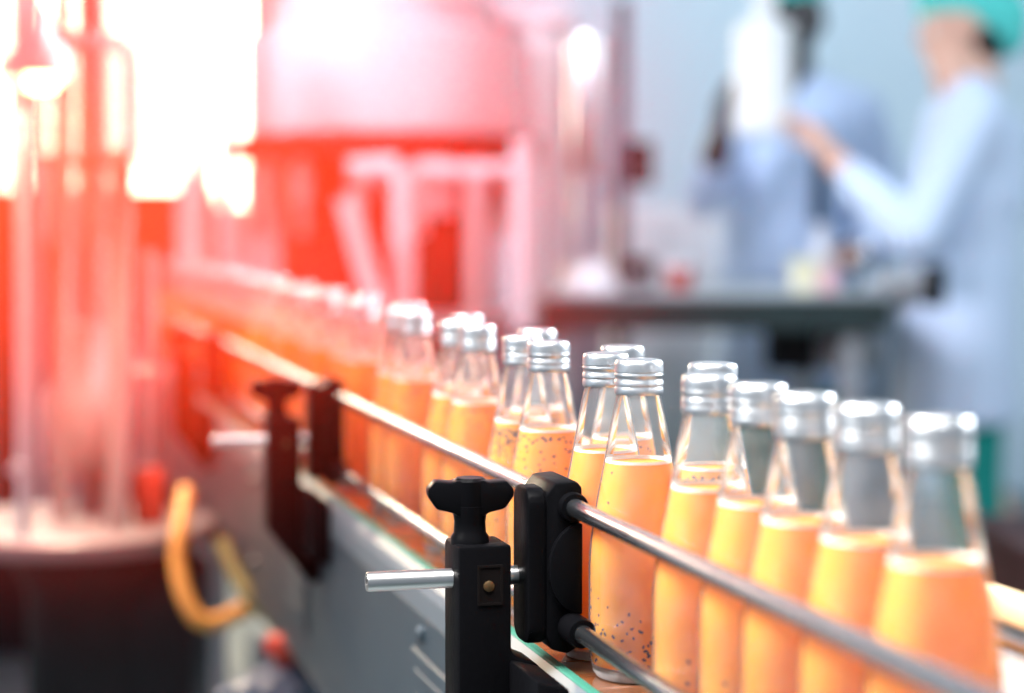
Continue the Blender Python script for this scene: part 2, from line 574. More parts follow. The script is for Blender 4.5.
bracket(0.045, 'sharp black wing-knob bracket with steel rod, clamping the rails in front')
bracket(0.871, 'second black wing-knob bracket, reddish and blurred, up the rail')
bracket(1.85, 'faint third rail bracket deep in the red flare glow')

# ------------------------------------------------------------ bottles
body_prof = [(.0215, .0015), (.0255, .0022), (.0285, .006), (.0302, .014), (.0306, .030), (.0306, .055), (.0306, .068), (.0300, .082),
             (.0282, .096), (.0256, .112), (.0230, .126), (.0208, .138), (.0186, .150), (.0168, .160), (.0152, .168), (.0140, .1735), (.0134, .176), (.0134, .182)]
def rad_at(z):
    for (r0, z0), (r1, z1) in zip(body_prof[:-1], body_prof[1:]):
        if z0 <= z <= z1:
            return r0 + (r1 - r0) * (z - z0) / (z1 - z0)
    return body_prof[-1][0]
bm = bmesh.new()
lathe(bm, body_prof, 48, close=False)
me_glass = finish('glass', bm, M_glass, smooth=180)
bm = bmesh.new()
lathe(bm, [(0, .0045), (.012, .0035), (.018, .0008), (.0215, 0), (.0255, .0008), (.0278, .004), (.0288, .0075), (.027, .0085), (.0, .0078)], 48)
me_base = finish('glass_base', bm, M_base)
FILL = .1345
INS = .0011
jp = [(0, .0088)] + [(rad_at(.0088) - INS, .0088)] + [(r - INS, z) for r, z in body_prof if .0125 < z < FILL - .004]
rt = rad_at(FILL) - INS
jp += [(rt, FILL - .0003), (rt * .94, FILL - .0012), (rt * .7, FILL - .0016), (0, FILL - .0017)]
bm = bmesh.new()
lathe(bm, jp, 48)
me_juice = finish('juice', bm, M_juice, smooth=40)
# pale ring at the liquid line
M_rim = mat('pale_rim', (0.95, 0.80, 0.70), 0.35, spec=0.6)
bm = bmesh.new()
lathe(bm, [(rt - .0016, FILL - .0012), (rt + .0002, FILL - .0008), (rt - .0002, FILL + .0009), (rt - .0012, FILL + .0006), (rt - .0016, FILL - .0012)], 48,
      rfun=lambda r, z, k, i: r - (.0004 * math.sin(k * 2.3) if i in (3,) else 0), close=False)
me_rim = finish('pale_rim', bm, M_rim, smooth=60)
# aluminium roll-on cap with beads and a knurled band
cp = [(.0136, .1755), (.0146, .1755), (.0150, .1765), (.0150, .1795), (.0146, .1802), (.0146, .1808), (.0152, .1815), (.0152, .1835), (.0145, .1845),
      (.0145, .1860), (.0151, .1868), (.0151, .1880), (.0147, .1886), (.0147, .1892), (.0151, .1896), (.0151, .1935), (.0147, .1955), (.0138, .1966), (.0120, .1970), (.0, .1970)]
def knurl(r, z, k, i):
    return r - (.0003 if (15 <= i <= 16 and k % 2) else 0)
bm = bmesh.new()
lathe(bm, cp, 72, rfun=knurl)
me_cap = finish('cap', bm, M_cap, smooth=40)

def seeds_mesh(seed, n_top, n_low, n_mid):
    rnd = random.Random(seed)
    bm = bmesh.new()
    spots = []
    for _ in range(n_low):
        spots.append(.012 + abs(rnd.gauss(0, .016)))
    for _ in range(n_mid):
        spots.append(rnd.uniform(.02, FILL - .02))
    for _ in range(n_top):
        spots.append(FILL - .004 - abs(rnd.gauss(0, .012)))
    for z in spots:
        z = min(max(z, .010), FILL - .002)
        a = rnd.uniform(0, 2 * PI)
        r = rad_at(z) - INS - .0001
        b = bmesh.new()
        bmesh.ops.create_icosphere(b, subdivisions=1, radius=1)
        s = rnd.uniform(.0007, .0012)
        M = Matrix.Translation((r * math.cos(a), r * math.sin(a), z)) @ Matrix.Rotation(a, 4, 'Z') @ Matrix.Rotation(rnd.uniform(0, PI), 4, 'X') @ Matrix.Diagonal((.0005, s, s * 1.5, 1))
        merge(bm, b, M)
    o = finish('seeds', bm, M_seed)
    return o
seed_protos = [seeds_mesh(1, 6, 230, 14), seeds_mesh(2, 380, 160, 90), seeds_mesh(3, 110, 200, 30), seeds_mesh(4, 0, 60, 8)]

def bottle(u, v, label, group, sd, parts_for=True):
    root = bpy.data.objects.new('bottle', None)
    root.empty_display_size = .03
    COL.objects.link(root)
    root.location = O + RM @ Vector((v, u, 0))
    root.rotation_euler = (0, 0, random.uniform(0, 2 * PI))
    tag(root, label, 'bottle', group)
    src = [me_glass, me_base, me_juice, me_rim, me_cap]
    if sd is not None:
        src.append(seed_protos[sd])
    for s in src:
        c = s.copy()
        COL.objects.link(c)
        c.parent = root
        if s.name.startswith('seeds'):
            c['kind'] = 'stuff'
    return root

G = 'bottles of orange drink on the conveyor'
near = [(-.381, .007, 'orange drink bottle nearest the camera, blurred, at the front end of the row', 3),
        (-.316, .004, 'second orange bottle from the near end of the row', 3),
        (-.254, .000, 'third orange bottle from the near end of the row', 3),
        (-.191, .001, 'fourth orange bottle from the near end of the row', 3),
        (-.126, -.002, 'fifth orange bottle from the near end, left of the gap, its cap overlapping another behind', 3),
        (-.040, .0330, 'orange bottle mostly hidden, its cap showing just behind the fifth bottle', 2),
        (0.0, 0.0, 'sharp orange bottle right of the black rail holder with seeds settled low', 0),
        (.0635, -.001, 'sharp orange bottle touching the seeded one right of the rail holder, half hidden by it', 0),
        (.132, .0330, 'orange bottle in the rear line, only its cap top showing over the sharp pair', 2),
        (.196, -.001, 'sharp orange bottle with scattered seeds right above the black rail holder', 2),
        (.262, -.002, 'bottle thick with dark seeds at its liquid line above the wing knob', 1),
        (.345, .0330, 'rear-line bottle whose cap peeps over the heavily seeded bottle', 2),
        (.419, .003, 'orange bottle seen above the left side of the wing knob', 2),
        (.492, .003, 'slim-looking orange bottle half hidden left of the one above the wing knob', 2),
        (.590, .036, 'rear-line bottle with its cap rising just left of the sharp bottles', 2),
        (.672, .006, 'red-orange bottle, last fairly clear one before the row blurs away', 2),
        (.744, .006, 'red-orange bottle directly left of the last fairly clear one', 2),
        (.850, .040, 'rear-line bottle with a soft white cap above the first red bottles', 2)]
for u, v, lab, sd in near:
    bottle(u, v, lab, None, sd)
mid_lab = ['reddish bottle just right of the second bracket, first of the strongly blurred ones',
           'reddish blurred bottle right above the second bracket, next in line']
u = .930
i = 0
FAR = 'red-tinted bottle melting into the flare haze at the far end of the row'
while u < 3.2:
    for dv, du in ((.006, 0), (.006, .071), (.042, .160)):
        uu = u + du + random.uniform(-.003, .003)
        if i < 2:
            bottle(uu, dv, mid_lab[i], None, 3)
        else:
            bottle(uu, dv, FAR, 'far bottles in the red haze', 3 if u < 1.6 else None)
        i += 1
    u += .232
for o in [me_glass, me_base, me_juice, me_rim, me_cap] + seed_protos:
    bpy.data.objects.remove(o)

# ------------------------------------------------------------ people
def hull(bm, balls, seg=12):
    b = bmesh.new()
    for c, r in balls:
        rx, ry, rz = r if isinstance(r, (tuple, list)) else (r, r, r)
        vs = bmesh.ops.create_uvsphere(b, u_segments=seg, v_segments=8, radius=1)['verts']
        for v in vs:
            v.co = Vector((c[0] + v.co.x * rx, c[1] + v.co.y * ry, c[2] + v.co.z * rz))
    res = bmesh.ops.convex_hull(b, input=b.verts)
    junk = set(e for e in res['geom_interior'] + res['geom_unused'] if isinstance(e, bmesh.types.BMVert))
    bmesh.ops.delete(b, geom=list(junk), context='VERTS')
    merge(bm, b)


def chain(bm, pts):
    for a, b_ in zip(pts[:-1], pts[1:]):
        hull(bm, [a, b_])


def fuse(name, bm, m, parent, voxel, it=4):
    me = bpy.data.meshes.new(name)
    bm.to_mesh(me)
    bm.free()
    o = bpy.data.objects.new(name, me)
    COL.objects.link(o)
    r = o.modifiers.new('r', 'REMESH')
    r.mode = 'VOXEL'
    r.voxel_size = voxel
    s = o.modifiers.new('s', 'SMOOTH')
    s.factor = 0.5
    s.iterations = it
    dg = bpy.context.evaluated_depsgraph_get()
    dg.update()
    me2 = bpy.data.meshes.new_from_object(o.evaluated_get(dg))
    bpy.data.objects.remove(o)
    me2.name = name
    me2.materials.clear()
    me2.materials.append(m)
    me2.shade_smooth()
    o2 = bpy.data.objects.new(name, me2)
    COL.objects.link(o2)
    o2.parent = parent
    return o2


def hand(bm, wrist, direction, palm_n, side, curl=0.5, L=0.18, g=1.0):
    """five-fingered hand from the wrist along direction; palm_n faces the held thing; side = thumb side (+1/-1)"""
    d = Vector(direction).normalized()
    nrm = (Vector(palm_n) - d * Vector(palm_n).dot(d)).normalized()
    s = d.cross(nrm) * side
    w_ = Vector(wrist)
    def P(a, b, c): return w_ + d * a + s * (b * g) + nrm * c
    pl = L * .52
    hull(bm, [(P(0, .018, 0), .019 * g), (P(0, -.016, 0), .019 * g), (P(pl, .032, .0), .0145 * g), (P(pl, -.030, 0), .0135 * g)])
    for k, (off, ln) in enumerate(((.032, .070), (.011, .080), (-.011, .074), (-.031, .058))):
        p = P(pl, off, 0)
        a = 0.0
        pts = [(p, .0098 * g)]
        sp = (off * .35)
        for j, fr in enumerate((.45, .30, .25)):
            a += curl * (.5, .75, .6)[j] + .05 * k
            p = p + d * (ln * fr * math.cos(a)) + nrm * (ln * fr * math.sin(a)) + s * sp * fr
            pts.append((p, (.0095 - .0007 * (j + 1)) * g))
        chain(bm, pts)
    chain(bm, [(P(.022, .026, .006), .013), (P(.052, .050, .016), .0105), (P(.080, .060, .030 + .01 * curl), .0088)])


def head(bm, c, R, ear_only=False, s=1.0):
    """head centred at c; R rotates (x right, -y face forward, z up) into place"""
    def q(x, y, z): return c + R @ Vector((x * s, y * s, z * s))
    def ball(x, y, z, r): return (q(x, y, z), r * s)
    hull(bm, [ball(0, .012, .035, .078), ball(0, .028, .02, .076), ball(0, -.010, .03, .074)])
    hull(bm, [ball(0, -.02, .01, .068), ball(.018, -.058, -.070, .022), ball(-.018, -.058, -.070, .022), ball(0, -.070, -.088, .016), ball(.045, 0, -.035, .02), ball(-.045, 0, -.035, .02)])
    hull(bm, [ball(.03, -.070, .034, .012), ball(-.03, -.070, .034, .012), ball(0, -.076, .036, .012)])
    hull(bm, [ball(0, -.083, .022, .008), ball(0, -.100, -.016, .0095), ball(.010, -.088, -.022, .008), ball(-.010, -.088, -.022, .008)])
    for sx in (-1, 1):
        hull(bm, [ball(sx * .034, -.060, -.018, .022), ball(sx * .04, -.045, -.04, .02)])
        hull(bm, [ball(sx * .074, .012, .018, .010), ball(sx * .078, .018, -.004, .009), ball(sx * .072, .006, -.024, .008)])
    hull(bm, [ball(.018, -.080, -.050, .007), ball(-.018, -.080, -.050, .007), ball(0, -.086, -.050, .008)])
    hull(bm, [ball(.014, -.078, -.060, .008), ball(-.014, -.078, -.060, .008), ball(0, -.083, -.060, .009)])
    hull(bm, [ball(0, .02, -.05, .052), ball(0, .03, -.14, .055)])
    return q


def face_bits(t, q, R, c):
    for sx in (-1, 1):
        bm = bmesh.new()
        b = bmesh.new()
        bmesh.ops.create_uvsphere(b, u_segments=12, v_segments=8, radius=.0125)
        merge(bm, b, Matrix.Translation(q(sx * .032, -.0735, .012)))
        finish('eye', bm, M_eye, t)


# ---- woman: profile to the left, left arm raised to the white container
sW = FPX / 4.9
def pw(px, py, Z=4.9): return at(px, py, Z)
ft = pw(968, 640); bx, by = 1.105, 4.92
woman = thing('person', 'person in white coat, teal hair cap and green trousers reaching up to the white container', 'person', (0, 0, 0))
bm = bmesh.new()
Rh = Matrix.Rotation(math.radians(-92), 3, 'Z') @ Matrix.Rotation(math.radians(10), 3, 'X')
hc = pw(957, 30, 4.92)
qW = head(bm, hc, Rh, s=.98)
shz = 1.355
hip = Vector((bx - .005, by, .86))
# trunk, neck
hull(bm, [((bx, by - .14, shz - .03), .052), ((bx, by + .14, shz - .03), .052), ((bx - .01, by, 1.20), (.10, .14, .06))])
hull(bm, [((bx - .01, by, 1.20), (.10, .14, .06)), ((bx, by, 1.02), (.085, .12, .05))])
hull(bm, [((bx, by, 1.02), (.085, .12, .05)), (hip, (.11, .155, .07))])
hull(bm, [((bx, by, 1.36), .06), ((bx - .035, by, 1.46), .05)])
for sy, dx in ((-1, .035), (1, .10)):
    chain(bm, [((bx, by + sy * .085, .84), .085), ((bx - .01 + dx * .6, by + sy * .09, .46), .055), ((bx + .01 + dx, by + sy * .09, .34), .055), ((bx + .03 + dx, by + sy * .09, .09), .036)])
    hull(bm, [((bx + .05 + dx, by + sy * .09, .035), .034), ((bx - .10 + dx, by + sy * .10, .025), .028), ((bx - .15 + dx, by + sy * .105, .02), .022)])
sh = Vector((bx - .005, by - .165, shz - .02))
el = pw(917, 236, 4.66)
wr = pw(834, 160, 4.9)
chain(bm, [(sh, .055), (sh.lerp(el, .5), .046), (el, .040), (el.lerp(wr, .4), .040), (wr, .030)])
hand(bm, wr, Vector((-.50, .50, .85)), Vector((-.75, .4, -.35)), 1, .7, .195, 1.22)
sh2 = Vector((bx, by + .165, shz - .02)); el2 = Vector((bx - .02, by + .22, 1.07)); wr2 = Vector((bx - .20, by + .16, 1.0))
chain(bm, [(sh2, .055), (el2, .042), (wr2, .027)])
hand(bm, wr2, Vector((-1, -.1, -.1)), Vector((0, -.2, -1)), 1, .4, .17)
fuse('body', bm, M_skin, woman, .006, 3)
face_bits(woman, qW, Rh, hc)
# coat
bm = bmesh.new()
hull(bm, [((bx + .004, by - .155, shz - .02), .064), ((bx + .004, by + .155, shz - .02), .064), ((bx + .004, by, 1.20), (.135, .178, .06))])
hull(bm, [((bx + .008, by, 1.415), (.062, .068, .03)), ((bx + .02, by, 1.30), (.115, .17, .04))])
hull(bm, [((bx + .05, by, 1.31), (.095, .16, .05)), ((bx + .022, by, 1.12), (.135, .17, .06))])
hull(bm, [((bx + .004, by, 1.20), (.135, .178, .06)), ((bx + .008, by, 1.02), (.128, .165, .05))])
hull(bm, [((bx + .008, by, 1.02), (.128, .165, .05)), ((bx - .005, by, .86), (.138, .19, .06))])
hull(bm, [((bx - .005, by, .86), (.138, .19, .06)), ((bx - .012, by, .60), (.152, .205, .02))])
chain(bm, [(sh, .068), (sh.lerp(el, .5), .062), (el, .058), (el.lerp(wr, .5), .052), (el.lerp(wr, .74), .046)])
chain(bm, [(sh2, .068), (el2, .058), (el2.lerp(wr2, .92), .044)])
fuse('coat', bm, M_coat_w, woman, .009, 4)
# trousers
bm = bmesh.new()
for sy, dx in ((-1, .035), (1, .10)):
    chain(bm, [((bx, by + sy * .085, .80), .095), ((bx - .01 + dx * .6, by + sy * .09, .46), .074), ((bx + .02 + dx, by + sy * .09, .10), .062)])
fuse('trousers', bm, M_trouser, woman, .012, 3)
for sy, dx in ((-1, .035), (1, .10)):
    bm = bmesh.new()
    hull(bm, [((bx + .06 + dx, by + sy * .09, .045), .043), ((bx - .10 + dx, by + sy * .10, .036), .035), ((bx - .165 + dx, by + sy * .105, .028), .027)])
    finish('shoe', bm, M_shoe, woman)
# hair at the nape and the bouffant cap
bm = bmesh.new()
hull(bm, [(qW(0, .060, -.01), .060), (qW(0, .075, -.065), .034), (qW(.03, .06, -.04), .04), (qW(-.03, .06, -.04), .04)])
finish('hair', bm, M_hair, woman)
bm = bmesh.new()
hull(bm, [(qW(0, -.052, .068), .042), (qW(0, .0, .085), .085), (qW(0, .075, .055), .088), (qW(0, .110, .01), .076)])
hull(bm, [(qW(0, .110, .01), .076), (qW(0, .120, -.04), .05)])
fuse('hair_cap', bm, M_teal, woman, .008, 3)

# ---- man: behind the table, dark skin, pale blue coat, right hand raised
mx, my = .775, 5.62
def pm(px, py, Z=5.55): return at(px, py, Z)
man = thing('person', 'person in pale blue coat and teal cap standing behind the table, hand raised', 'person', (0, 0, 0))
bm = bmesh.new()
Rm = Matrix.Rotation(math.radians(-8), 3, 'Z') @ Matrix.Rotation(math.radians(6), 3, 'X')
hm = pm(791, 22, 5.55)
qM = head(bm, hm, Rm, s=1.12)
ms = 1.44
hull(bm, [((mx - .11, my, ms - .03), .058), ((mx + .16, my, ms - .07), .052), ((mx, my, 1.24), (.165, .11, .06))])
hull(bm, [((mx, my, 1.24), (.165, .11, .06)), ((mx, my, 1.05), (.14, .10, .05))])
hull(bm, [((mx, my, 1.05), (.14, .10, .05)), ((mx, my, .90), (.16, .11, .07))])
hull(bm, [((mx, my, 1.42), .065), ((mx + .01, my - .02, 1.52), .055)])
for sx in (-1, 1):
    chain(bm, [((mx + sx * .09, my, .88), .09), ((mx + sx * .10, my - .01, .48), .06), ((mx + sx * .10, my + .02, .10), .04)])
    hull(bm, [((mx + sx * .10, my + .05, .04), .036), ((mx + sx * .12, my - .12, .03), .03), ((mx + sx * .125, my - .17, .025), .024)])
shr = Vector((mx - .125, my, ms - .05)); elr = pm(704, 196, 5.42); wrr = pm(720, 140, 5.28)
chain(bm, [(shr, .058), (elr, .047), (wrr, .036)])
hand(bm, wrr, Vector((.10, -.25, 1.0)), Vector((1, -.35, 0)), -1, .35, .205, 1.22)
shl = Vector((mx + .195, my, ms - .06)); ell = Vector((mx + .265, my - .03, 1.14)); wrl = Vector((mx + .18, my - .25, 1.02))
chain(bm, [(shl, .058), (ell, .045), (wrl, .030)])
hand(bm, wrl, Vector((-.5, -.8, -.1)), Vector((-.1, 0, -1)), -1, .4, .18)
fuse('body', bm, M_skin_d, man, .006, 3)
face_bits(man, qM, Rm, hm)
bm = bmesh.new()
hull(bm, [((mx - .11, my, ms - .03), .066), ((mx + .175, my, ms - .05), .070), ((mx, my, 1.24), (.205, .14, .06))])
hull(bm, [((mx + .005, my + .01, ms + .045), (.075, .072, .03)), ((mx + .165, my, ms - .05), .07), ((mx - .10, my, ms - .03), .06)])
hull(bm, [((mx, my, 1.24), (.205, .14, .06)), ((mx, my, 1.05), (.20, .14, .05))])
hull(bm, [((mx, my, 1.05), (.20, .14, .05)), ((mx, my, .62), (.225, .155, .02))])
chain(bm, [(shr, .068), (shr.lerp(elr, .5), .064), (elr, .060), (elr.lerp(wrr, .5), .050)])
chain(bm, [(shl, .074), (ell, .066), (ell.lerp(wrl, .93), .048)])
fuse('coat', bm, M_coat_m, man, .009, 4)
bm = bmesh.new()
prism(bm, [(mx + .045, 1.08), (mx + .085, 1.08), (mx + .085, 1.26), (mx + .055, 1.36)], 'y', my - .165, my - .125, .003, 1)
tag(finish('shirt_front', bm, M_shirt, man), 'dark shirt showing at the open coat')
bm = bmesh.new()
for sx in (-1, 1):
    chain(bm, [((mx + sx * .09, my, .84), .10), ((mx + sx * .10, my - .01, .48), .078), ((mx + sx * .10, my + .02, .10), .066)])
fuse('trousers', bm, M_trouser, man, .012, 3)
for sx in (-1, 1):
    bm = bmesh.new()
    hull(bm, [((mx + sx * .10, my + .06, .045), .043), ((mx + sx * .12, my - .12, .036), .036), ((mx + sx * .125, my - .19, .028), .028)])
    finish('shoe', bm, M_shoe, man)
bm = bmesh.new()
hull(bm, [(qM(0, -.040, .080), .05), (qM(0, .0, .085), .086), (qM(0, .055, .055), .090), (qM(0, .08, .02), .06)])
fuse('hair_cap', bm, M_teal, man, .008, 3)

# white container held up between the two
ct = at(764, 135, 5.16)
cn = thing('white_container', 'tall white plastic container with thin neck held up between the two workers', 'container', ct, 0)
bm = bmesh.new()
prof = []
lathe(bm, [(0, 0), (.066, 0), (.074, .008), (.075, .02), (.075, .262), (.073, .276), (.064, .285), (.034, .289), (.026, .294), (.025, .30), (.025, .335)], 40)
finish('container_body', bm, M_white, cn)
bm = bmesh.new()
lathe(bm, [(0, .333), (.030, .333), (.031, .338), (.031, .40), (.028, .405), (0, .405)], 30)
finish('neck_cap', bm, M_white, cn)

# ------------------------------------------------------------ work table
TX0, TX1, TY0, TY1, TZ = 0.06, 0.86, 4.5, 5.3, 0.92
table = thing('work_table', 'grey-topped work table with dark green edge in front of the workers', 'table', ((TX0 + TX1) / 2, 4.9, 0))
def tl_box(name, m, x0, x1, y0, y1, z0, z1, bev=.003, parent=table):
    bm = bmesh.new()
    cx = (TX0 + TX1) / 2
    box(bm, x0 - cx, x1 - cx, y0 - 4.9, y1 - 4.9, z0, z1, bev, 1)
    return finish(name, bm, m, parent, smooth=0)
tl_box('table_top', M_tabletop, TX0, TX1, TY0, TY1, TZ - .012, TZ)
tl_box('apron', M_green_dark, TX0 + .004, TX1 - .004, TY0 + .004, TY1 - .004, TZ - .085, TZ - .0125)
for x in (TX0 + .05, TX1 - .09):
    for y in (TY0 + .05, TY1 - .05):
        tl_box('leg', M_grey, x - .022, x + .022, y - .022, y + .022, 0, TZ - .0855)
tl_box('shelf', M_grey, TX0 + .073, TX1 - .113, TY0 + .08, TY1 - .08, .33, .35)
gb = at(790, 345, 4.72)
g = thing('gear_motor', 'dark gear motor hanging under the table', 'motor', gb)
bm = bmesh.new()
box(bm, -.055, .055, -.06, .06, -.06, .0435, .012, 2)
finish('gearbox', bm, M_dark, g)
bm = bmesh.new()
lathe(bm, [(0, 0), (.045, 0), (.05, .01), (.05, .13), (.042, .15), (0, .15)], 24, Matrix.Translation((.055, 0, -.01)) @ Matrix.Rotation(PI / 2, 4, 'Y'),
      rfun=lambda r, z, k, i: r * (.93 if k % 2 else 1))
finish('motor_body', bm, M_grey, g)

def on_table(px, py, Z):
    p = at(px, py, Z)
    d = p - CAM
    return CAM + d * ((TZ - CAM.z) / d.z)

p = Vector((at(680, 270, 4.8).x, 4.8, TZ))
r_ = thing('red_tub', 'small red tub with white lid on the table near the post', 'tub', p)
bm = bmesh.new(); lathe(bm, [(0, 0), (.028, 0), (.034, .05), (.036, .052), (0, .052)], 24)
finish('tub', bm, M_red, r_)
bm = bmesh.new(); lathe(bm, [(.0362, .052), (.038, .053), (.038, .06), (.034, .064), (0, .064)], 24)
finish('lid', bm, M_pale, r_)
p = Vector((at(804, 280, 4.66).x, 4.66, TZ))
r_ = thing('measuring_cup', 'pale yellow cup lying near the middle of the table', 'cup', p)
bm = bmesh.new()
lathe(bm, [(0, 0), (.026, 0), (.036, .072), (.039, .075), (.036, .0755), (.034, .070), (.025, .004), (0, .004)], 28)
finish('cup', bm, M_yel, r_)
bm = bmesh.new(); tube(bm, bez([(.034, 0, .062), (.058, 0, .058), (.058, 0, .03), (.030, 0, .02)], 16), .005)
finish('handle', bm, M_yel, r_)
p = Vector((at(829, 282, 4.64).x, 4.64, TZ))
bm = bmesh.new()
lathe(bm, [(0, 0), (.016, 0), (.020, .004), (.020, .03), (.014, .044), (.009, .048), (.009, .058), (0, .058)], 20)
tag(finish('dropper_bottle', bm, M_pink, loc=p), 'little pink bottle beside the pale yellow cup on the table', 'bottle')
p = Vector((at(868, 262, 4.9).x, 4.9, TZ))
bm = bmesh.new()
lathe(bm, [(0, 0), (.034, 0), (.037, .006), (.037, .09), (.024, .115), (.018, .118), (.018, .128), (.016, .128), (.016, .117), (.034, .088), (.034, .006), (0, .004)], 28)
tag(finish('clear_jar', bm, M_clear, loc=p), 'clear jar standing at the right end of the table', 'jar')
p = Vector((at(822, 255, 5.0).x, 5.0, TZ))
bm = bmesh.new()
lathe(bm, [(0, 0), (.018, 0), (.019, .003), (.019, .12), (.012, .135), (.008, .14), (.008, .155), (0, .156)], 20)
tag(finish('pale_tube', bm, M_pale, loc=p), 'thin pale upright tube on the table in front of the person in pale blue', 'tube')
# grey motor with a round black end at the table corner
p = at(905, 286, 4.55)
g = thing('lens_unit', 'grey cylinder with round black end at the right corner of the table', 'device', p, math.radians(-14))
bm = bmesh.new()
lathe(bm, [(0, -.085), (.024, -.085), (.030, -.075), (.030, -.03), (.040, -.022), (.040, .045), (0, .045)], 28, Matrix.Rotation(PI / 2, 4, 'Y'))
box(bm, -.06, .02, -.02, .02, -.052, -.03, .004, 1)
finish('housing', bm, M_grey, g)
bm = bmesh.new()
lathe(bm, [(0, .0452), (.046, .0452), (.048, .05), (.048, .085), (.043, .09), (.036, .088), (0, .082)], 28, Matrix.Rotation(PI / 2, 4, 'Y'))
tag(finish('end_cover', bm, M_blackg, g), 'round black end cover')
bm = bmesh.new()
box(bm, -.058, -.008, -.018, .018, -(p.z - .92) - .0, -.0525, .003, 1)
box(bm, -.12, .0, -.03, .03, .915 - p.z - .006, .92 - p.z, .001, 1)
finish('mount', bm, M_grey, g, smooth=0)

# steel column with flared base on the table's left end, dark post with control box beside it
p = Vector((at(590, 285, 4.75).x, 4.75, TZ))
g = thing('steel_column', 'bright steel and glass column on flared base at the left end of the table', 'column', p)
bm = bmesh.new(); lathe(bm, [(0, 0), (.072, 0), (.072, .015), (.060, .04), (.046, .06), (.045, .07), (0, .07)], 36)
finish('base', bm, M_pale, g)
bm = bmesh.new(); lathe(bm, [(.040, .07), (.041, .072), (.041, .27), (.040, .272)], 36)
finish('glass_tube', bm, M_clear, g)
bm = bmesh.new(); lathe(bm, [(.046, .272), (.048, .276), (.048, .585), (.044, .595), (0, .597)], 36)
bmesh.ops.recalc_face_normals(bm, faces=bm.faces)
finish('sleeve', bm, M_steel, g)
for a in (0.9, 2.6, 4.4):
    bm = bmesh.new(); tube(bm, [(.034 * math.cos(a), .034 * math.sin(a), .07), (.034 * math.cos(a), .034 * math.sin(a), .28)], .006)
    finish('tie_rod', bm, M_steel, g)
p = at(621, 270, 5.45); p.z = 0
g = thing('dark_post', 'dark vertical post right of the bright steel column', 'post', p)
bm = bmesh.new(); box(bm, -.020, .020, -.018, .018, .012, 1.68, .003, 1)
finish('pole', bm, M_darkpost, g, smooth=0)
bm = bmesh.new(); box(bm, -.07, .07, -.07, .07, 0, .012, .003, 1)
finish('foot_plate', bm, M_darkpost, g, smooth=0)
bm = bmesh.new(); box(bm, .019, .085, -.03, .03, 1.18, 1.30, .006, 2)
cb = finish('control_box', bm, M_blackg, g)
bm = bmesh.new()
for zz in (1.20, 1.23, 1.26):
    lathe(bm, [(0, 0), (.008, 0), (.008, .006), (0, .008)], 12, Matrix.Translation((.052, -.03, zz)) @ Matrix.Rotation(PI / 2, 4, 'X'))
finish('buttons', bm, M_grey, cb)
p = Vector((at(634, 262, 4.85).x, 4.85, TZ))
g = thing('scale_unit', 'small black box standing on the table just right of the column base', 'device', p)
bm = bmesh.new(); prism(bm, [(-.05, .0), (.05, .0), (.05, .045), (.01, .075), (-.05, .075)], 'x', -.045, .045, .006, 2)
finish('casing', bm, M_blackg, g)
bm = bmesh.new(); box(bm, -.03, .03, -.056, -.0502, .012, .035, .001, 1)
finish('display', bm, M_grey, g)
# pale cabinet against the back wall between post and workers
p = at(668, 240, 6.2); p.z = 0
g = thing('wall_cabinet', 'pale low cabinet against the back, right of the dark post', 'cabinet', p)
bm = bmesh.new(); box(bm, -.18, .16, -.2, .2, .05, 1.13, .008, 1)
finish('cabinet_body', bm, M_pale, g, smooth=0)
for x0, x1 in ((-.172, -.012), (-.008, .152)):
    bm = bmesh.new(); box(bm, x0, x1, -.216, -.2005, .07, 1.11, .003, 1)
    d_ = finish('door', bm, M_pale, g, smooth=0)
    bm = bmesh.new(); tube(bm, [((x0 + x1) / 2 + .05 * (1 if x0 < -.1 else -1), -.226, .6), ((x0 + x1) / 2 + .05 * (1 if x0 < -.1 else -1), -.226, .72)], .006)
    finish('handle', bm, M_steel, d_)
# blue-grey storage cabinet behind the table, seen under it
M_cab = mat('blue_grey_cabinet', (0.17, 0.21, 0.26), 0.5, noise=0.1, nscale=4)
p = at(700, 400, 6.9); p.z = 0
g = thing('storage_cabinet', 'blue-grey storage cabinet seen under and behind the table', 'cabinet', p)
bm = bmesh.new(); box(bm, -.75, .72, -.2, .2, .0, .80, .008, 1)
finish('cabinet_body', bm, M_cab, g, smooth=0)
for q in range(4):
    x0 = -.74 + q * .365
    bm = bmesh.new(); box(bm, x0, x0 + .355, -.216, -.2005, .07, .78, .003, 1)
    d_ = finish('door', bm, M_cab, g, smooth=0)
    bm = bmesh.new(); tube(bm, [(x0 + .3, -.226, .5), (x0 + .3, -.226, .62)], .007)
    finish('handle', bm, M_steel, d_)
# brown crate at right edge
p = at(1062, 560, 3.2); p.z = 0
g = thing('brown_crate_stand', 'dark reddish crate low at the right edge beyond the guide rail', 'crate', p)
bm = bmesh.new()
zt = at(1048, 545, 3.2).z
for z0 in (0.0, .12, .24, .36):
    if z0 + .1 < zt: box(bm, -.10, .25, -.2, .2, z0, z0 + .1, .006, 1)
box(bm, -.09, .24, -.19, .19, 0, zt, .006, 1)
finish('crate_body', bm, M_maroon, g, smooth=0)
bm = bmesh.new(); box(bm, -.105, .255, -.205, .205, zt + .0005, zt + .02, .005, 1)
finish('rim', bm, M_maroon, g, smooth=0)

